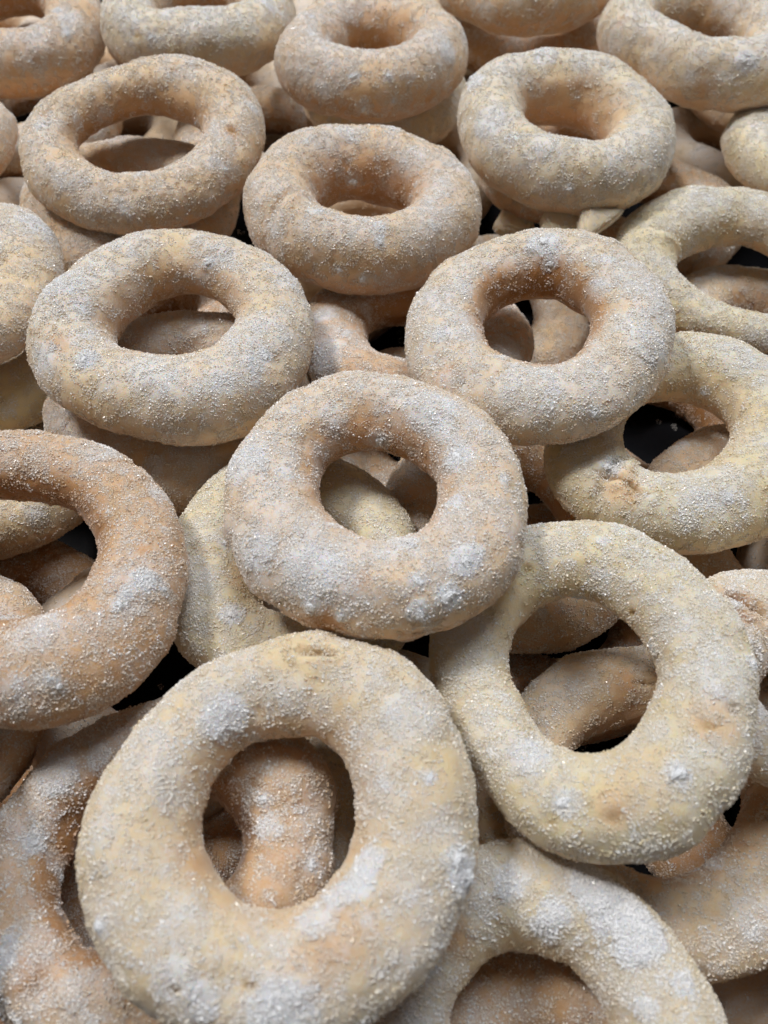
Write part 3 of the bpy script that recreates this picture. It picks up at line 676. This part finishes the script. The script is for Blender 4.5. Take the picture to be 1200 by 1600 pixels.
    me.vertices.add(len(P)); me.vertices.foreach_set('co', (P * MM).astype(np.float32).ravel())
    me.loops.add(F4.size); me.loops.foreach_set('vertex_index', F4.astype(np.int32).ravel())
    me.polygons.add(len(F4)); me.polygons.foreach_set('loop_start', (np.arange(len(F4)) * 4).astype(np.int32))
    me.polygons.foreach_set('use_smooth', np.ones(len(F4), bool))
    me.update(calc_edges=True)
    for nm, arr in (('sugar', sugar), ('bake', bake), ('bare', bare)):
        at = me.attributes.new(nm, 'FLOAT', 'POINT')
        at.data.foreach_set('value', np.clip(arr, 0, 1.4).astype(np.float32))
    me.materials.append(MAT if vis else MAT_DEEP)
    o = new_obj('sugared_ring_cookie', me)
    mw = Matrix(M.tolist()).to_4x4()
    mw.translation = Vector((cx * MM, cy * MM, cz * MM))
    o.matrix_world = mw
    # sugar coating: grain clusters spread over the ring, denser where the sugar is thick
    quad = P[F4]
    area = np.linalg.norm(np.cross(quad[:, 2] - quad[:, 0], quad[:, 3] - quad[:, 1]), axis=1) / 2
    den = np.clip(0.22 + 0.85 * np.clip(sugar, 0, 1.2), 0.12, 1.3) * (1 - 0.85 * bare)
    upw = (Q @ M.T)[:, 2]
    den = den * np.where(upw < -0.45, 0.25, 1.0)
    w = area * den[F4].mean(1)
    n = int(st.get('grains', 3600 if vis else 3000 if edge else 800))
    fi = rs.choice(len(F4), n, p=w / w.sum())
    u, v = rs.uniform(size=(n, 1)), rs.uniform(size=(n, 1))
    q = quad[fi]
    pts = (q[:, 0] * (1 - u) + q[:, 1] * u) * (1 - v) + (q[:, 3] * (1 - u) + q[:, 2] * u) * v
    nr = Q[F4[fi, 0]]
    vi = F4[fi, 0]
    coating('sugar_coating', pts * MM, nr, rs.uniform(.6, 1.1, n), o, np.clip(bake[vi] * 0.6, 0, 1), np.clip(0.66 - 0.65 * sugar[vi] + rs.normal(0, .2, n), 0.0, .85))
    # bigger caked lumps of sugar one can see singly
    for k, (x, y, size) in enumerate(st.get('lump', ())):
        i = pick(x, y)
        lo = new_obj('sugar_lump', lump_mesh(size, idx + k), o)
        q = Vector(Q[i]).to_track_quat('Z', 'Y') @ Euler((0, 0, k * 1.3 + idx)).to_quaternion()
        lo.matrix_local = Matrix.Translation(Vector((P[i] + Q[i] * size * 0.05) * MM)) @ q.to_matrix().to_4x4()
    if vis:
        tag(o, st['label'], 'cookie', GROUP)
    else:
        tag(o, HIDDEN_LABEL, 'cookie', HIDDEN_GROUP)
    return o
GROUP = 'sugared ring cookies lying on top of the heap'
HIDDEN_LABEL = 'sugared ring cookie lying deep in the heap, mostly covered by other rings'
HIDDEN_GROUP = 'covered ring cookies in the lower layers and margins of the heap'
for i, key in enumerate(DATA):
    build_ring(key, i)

# ------------------------------------------------------------------ broken pieces and spilled sugar
def fragment(pos, outline, thick, seed, label, rz, tilt):
    import bmesh
    bm = bmesh.new()
    vs = [bm.verts.new((x * MM, y * MM, 0)) for x, y in outline]
    f = bm.faces.new(vs)
    ex = bmesh.ops.extrude_face_region(bm, geom=[f])
    for v in [g for g in ex['geom'] if isinstance(g, bmesh.types.BMVert)]:
        v.co.z += thick * MM
    bmesh.ops.recalc_face_normals(bm, faces=bm.faces)
    bmesh.ops.bevel(bm, geom=list(bm.edges), offset=1.3 * MM, segments=3, affect='EDGES')
    bmesh.ops.triangulate(bm, faces=bm.faces)
    bmesh.ops.subdivide_edges(bm, edges=list(bm.edges), cuts=1, use_grid_fill=True)
    co = np.array([v.co[:] for v in bm.verts]) / MM
    d = 0.35 * vnoise(co / 3 + seed, seed) + 0.2 * vnoise(co / 1.3 + seed, seed + 1)
    bmesh.ops.smooth_vert(bm, verts=bm.verts, factor=0.5, use_axis_x=True, use_axis_y=True, use_axis_z=True)
    bm.normal_update()
    for v, k in zip(bm.verts, d):
        v.co += v.normal * float(k) * MM
    me = bpy.data.meshes.new('broken_cookie_piece')
    bm.to_mesh(me); bm.free()
    for nm, val in (('sugar', .35), ('bake', .12), ('bare', 0)):
        at = me.attributes.new(nm, 'FLOAT', 'POINT')
        at.data.foreach_set('value', np.full(len(me.vertices), val, np.float32))
    for p in me.polygons:
        p.use_smooth = True
    me.materials.append(MAT)
    o = new_obj('broken_cookie_piece', me)
    o.location = pos
    o.rotation_euler = (tilt[0], tilt[1], rz)
    tag(o, label, 'cookie piece', 'broken cookie pieces caught between the rings')
    n = 160
    fa = np.array([p.area for p in me.polygons]); fi = rs.choice(len(fa), n, p=fa / fa.sum())
    coating('sugar_coating', [me.polygons[i].center[:] for i in fi], [me.polygons[i].normal[:] for i in fi], rs.uniform(.4, .8, n), o, .15, .4)
    return o
def at_px(x, y, z):
    d = FW + np.array([1, 0, 0]) * (x - 600) / FPX - UP * (y - 800) / FPX
    return tuple(CAMP + d * (z - CAM_H) / d[2])
fragment(at_px(935, 362, -0.006), [(-9, -8), (9, 6), (-7, 8)], 6, 3, 'pale triangular broken cookie piece under the plump cream ring', 0.1, (0.5, 0.1))
fragment(at_px(885, 352, -0.010), [(-10, -6), (8, -7), (10, 5), (-4, 8), (-11, 3)], 7, 8, 'white crusted broken cookie piece beside the triangular piece', 0.5, (0.3, -0.1))
fragment(at_px(800, 362, -0.030), [(-8, -6), (9, -4), (5, 7), (-6, 6)], 7, 5, 'small shaded broken cookie piece beside the black gap', -0.3, (0.2, 0.2))
# loose sugar lying on the tray
n = 2600
xy = np.stack([rs.uniform(-.30, .30, n), rs.uniform(-.08, .52, n)], 1)
keep = vnoise(np.c_[xy * 45, np.zeros(n)], 77) > 0.05
xy = xy[keep]
coating('spilled_sugar', np.c_[xy, np.full(len(xy), TRAY_Z + 0.0001)], np.tile([0, 0, 1.0], (len(xy), 1)), rs.uniform(.7, 1.3, len(xy)), None, .1, .1)
o = bpy.data.objects['spilled_sugar']
o['label'] = 'loose white sugar grains scattered over the black tray'
o['category'] = 'sugar'
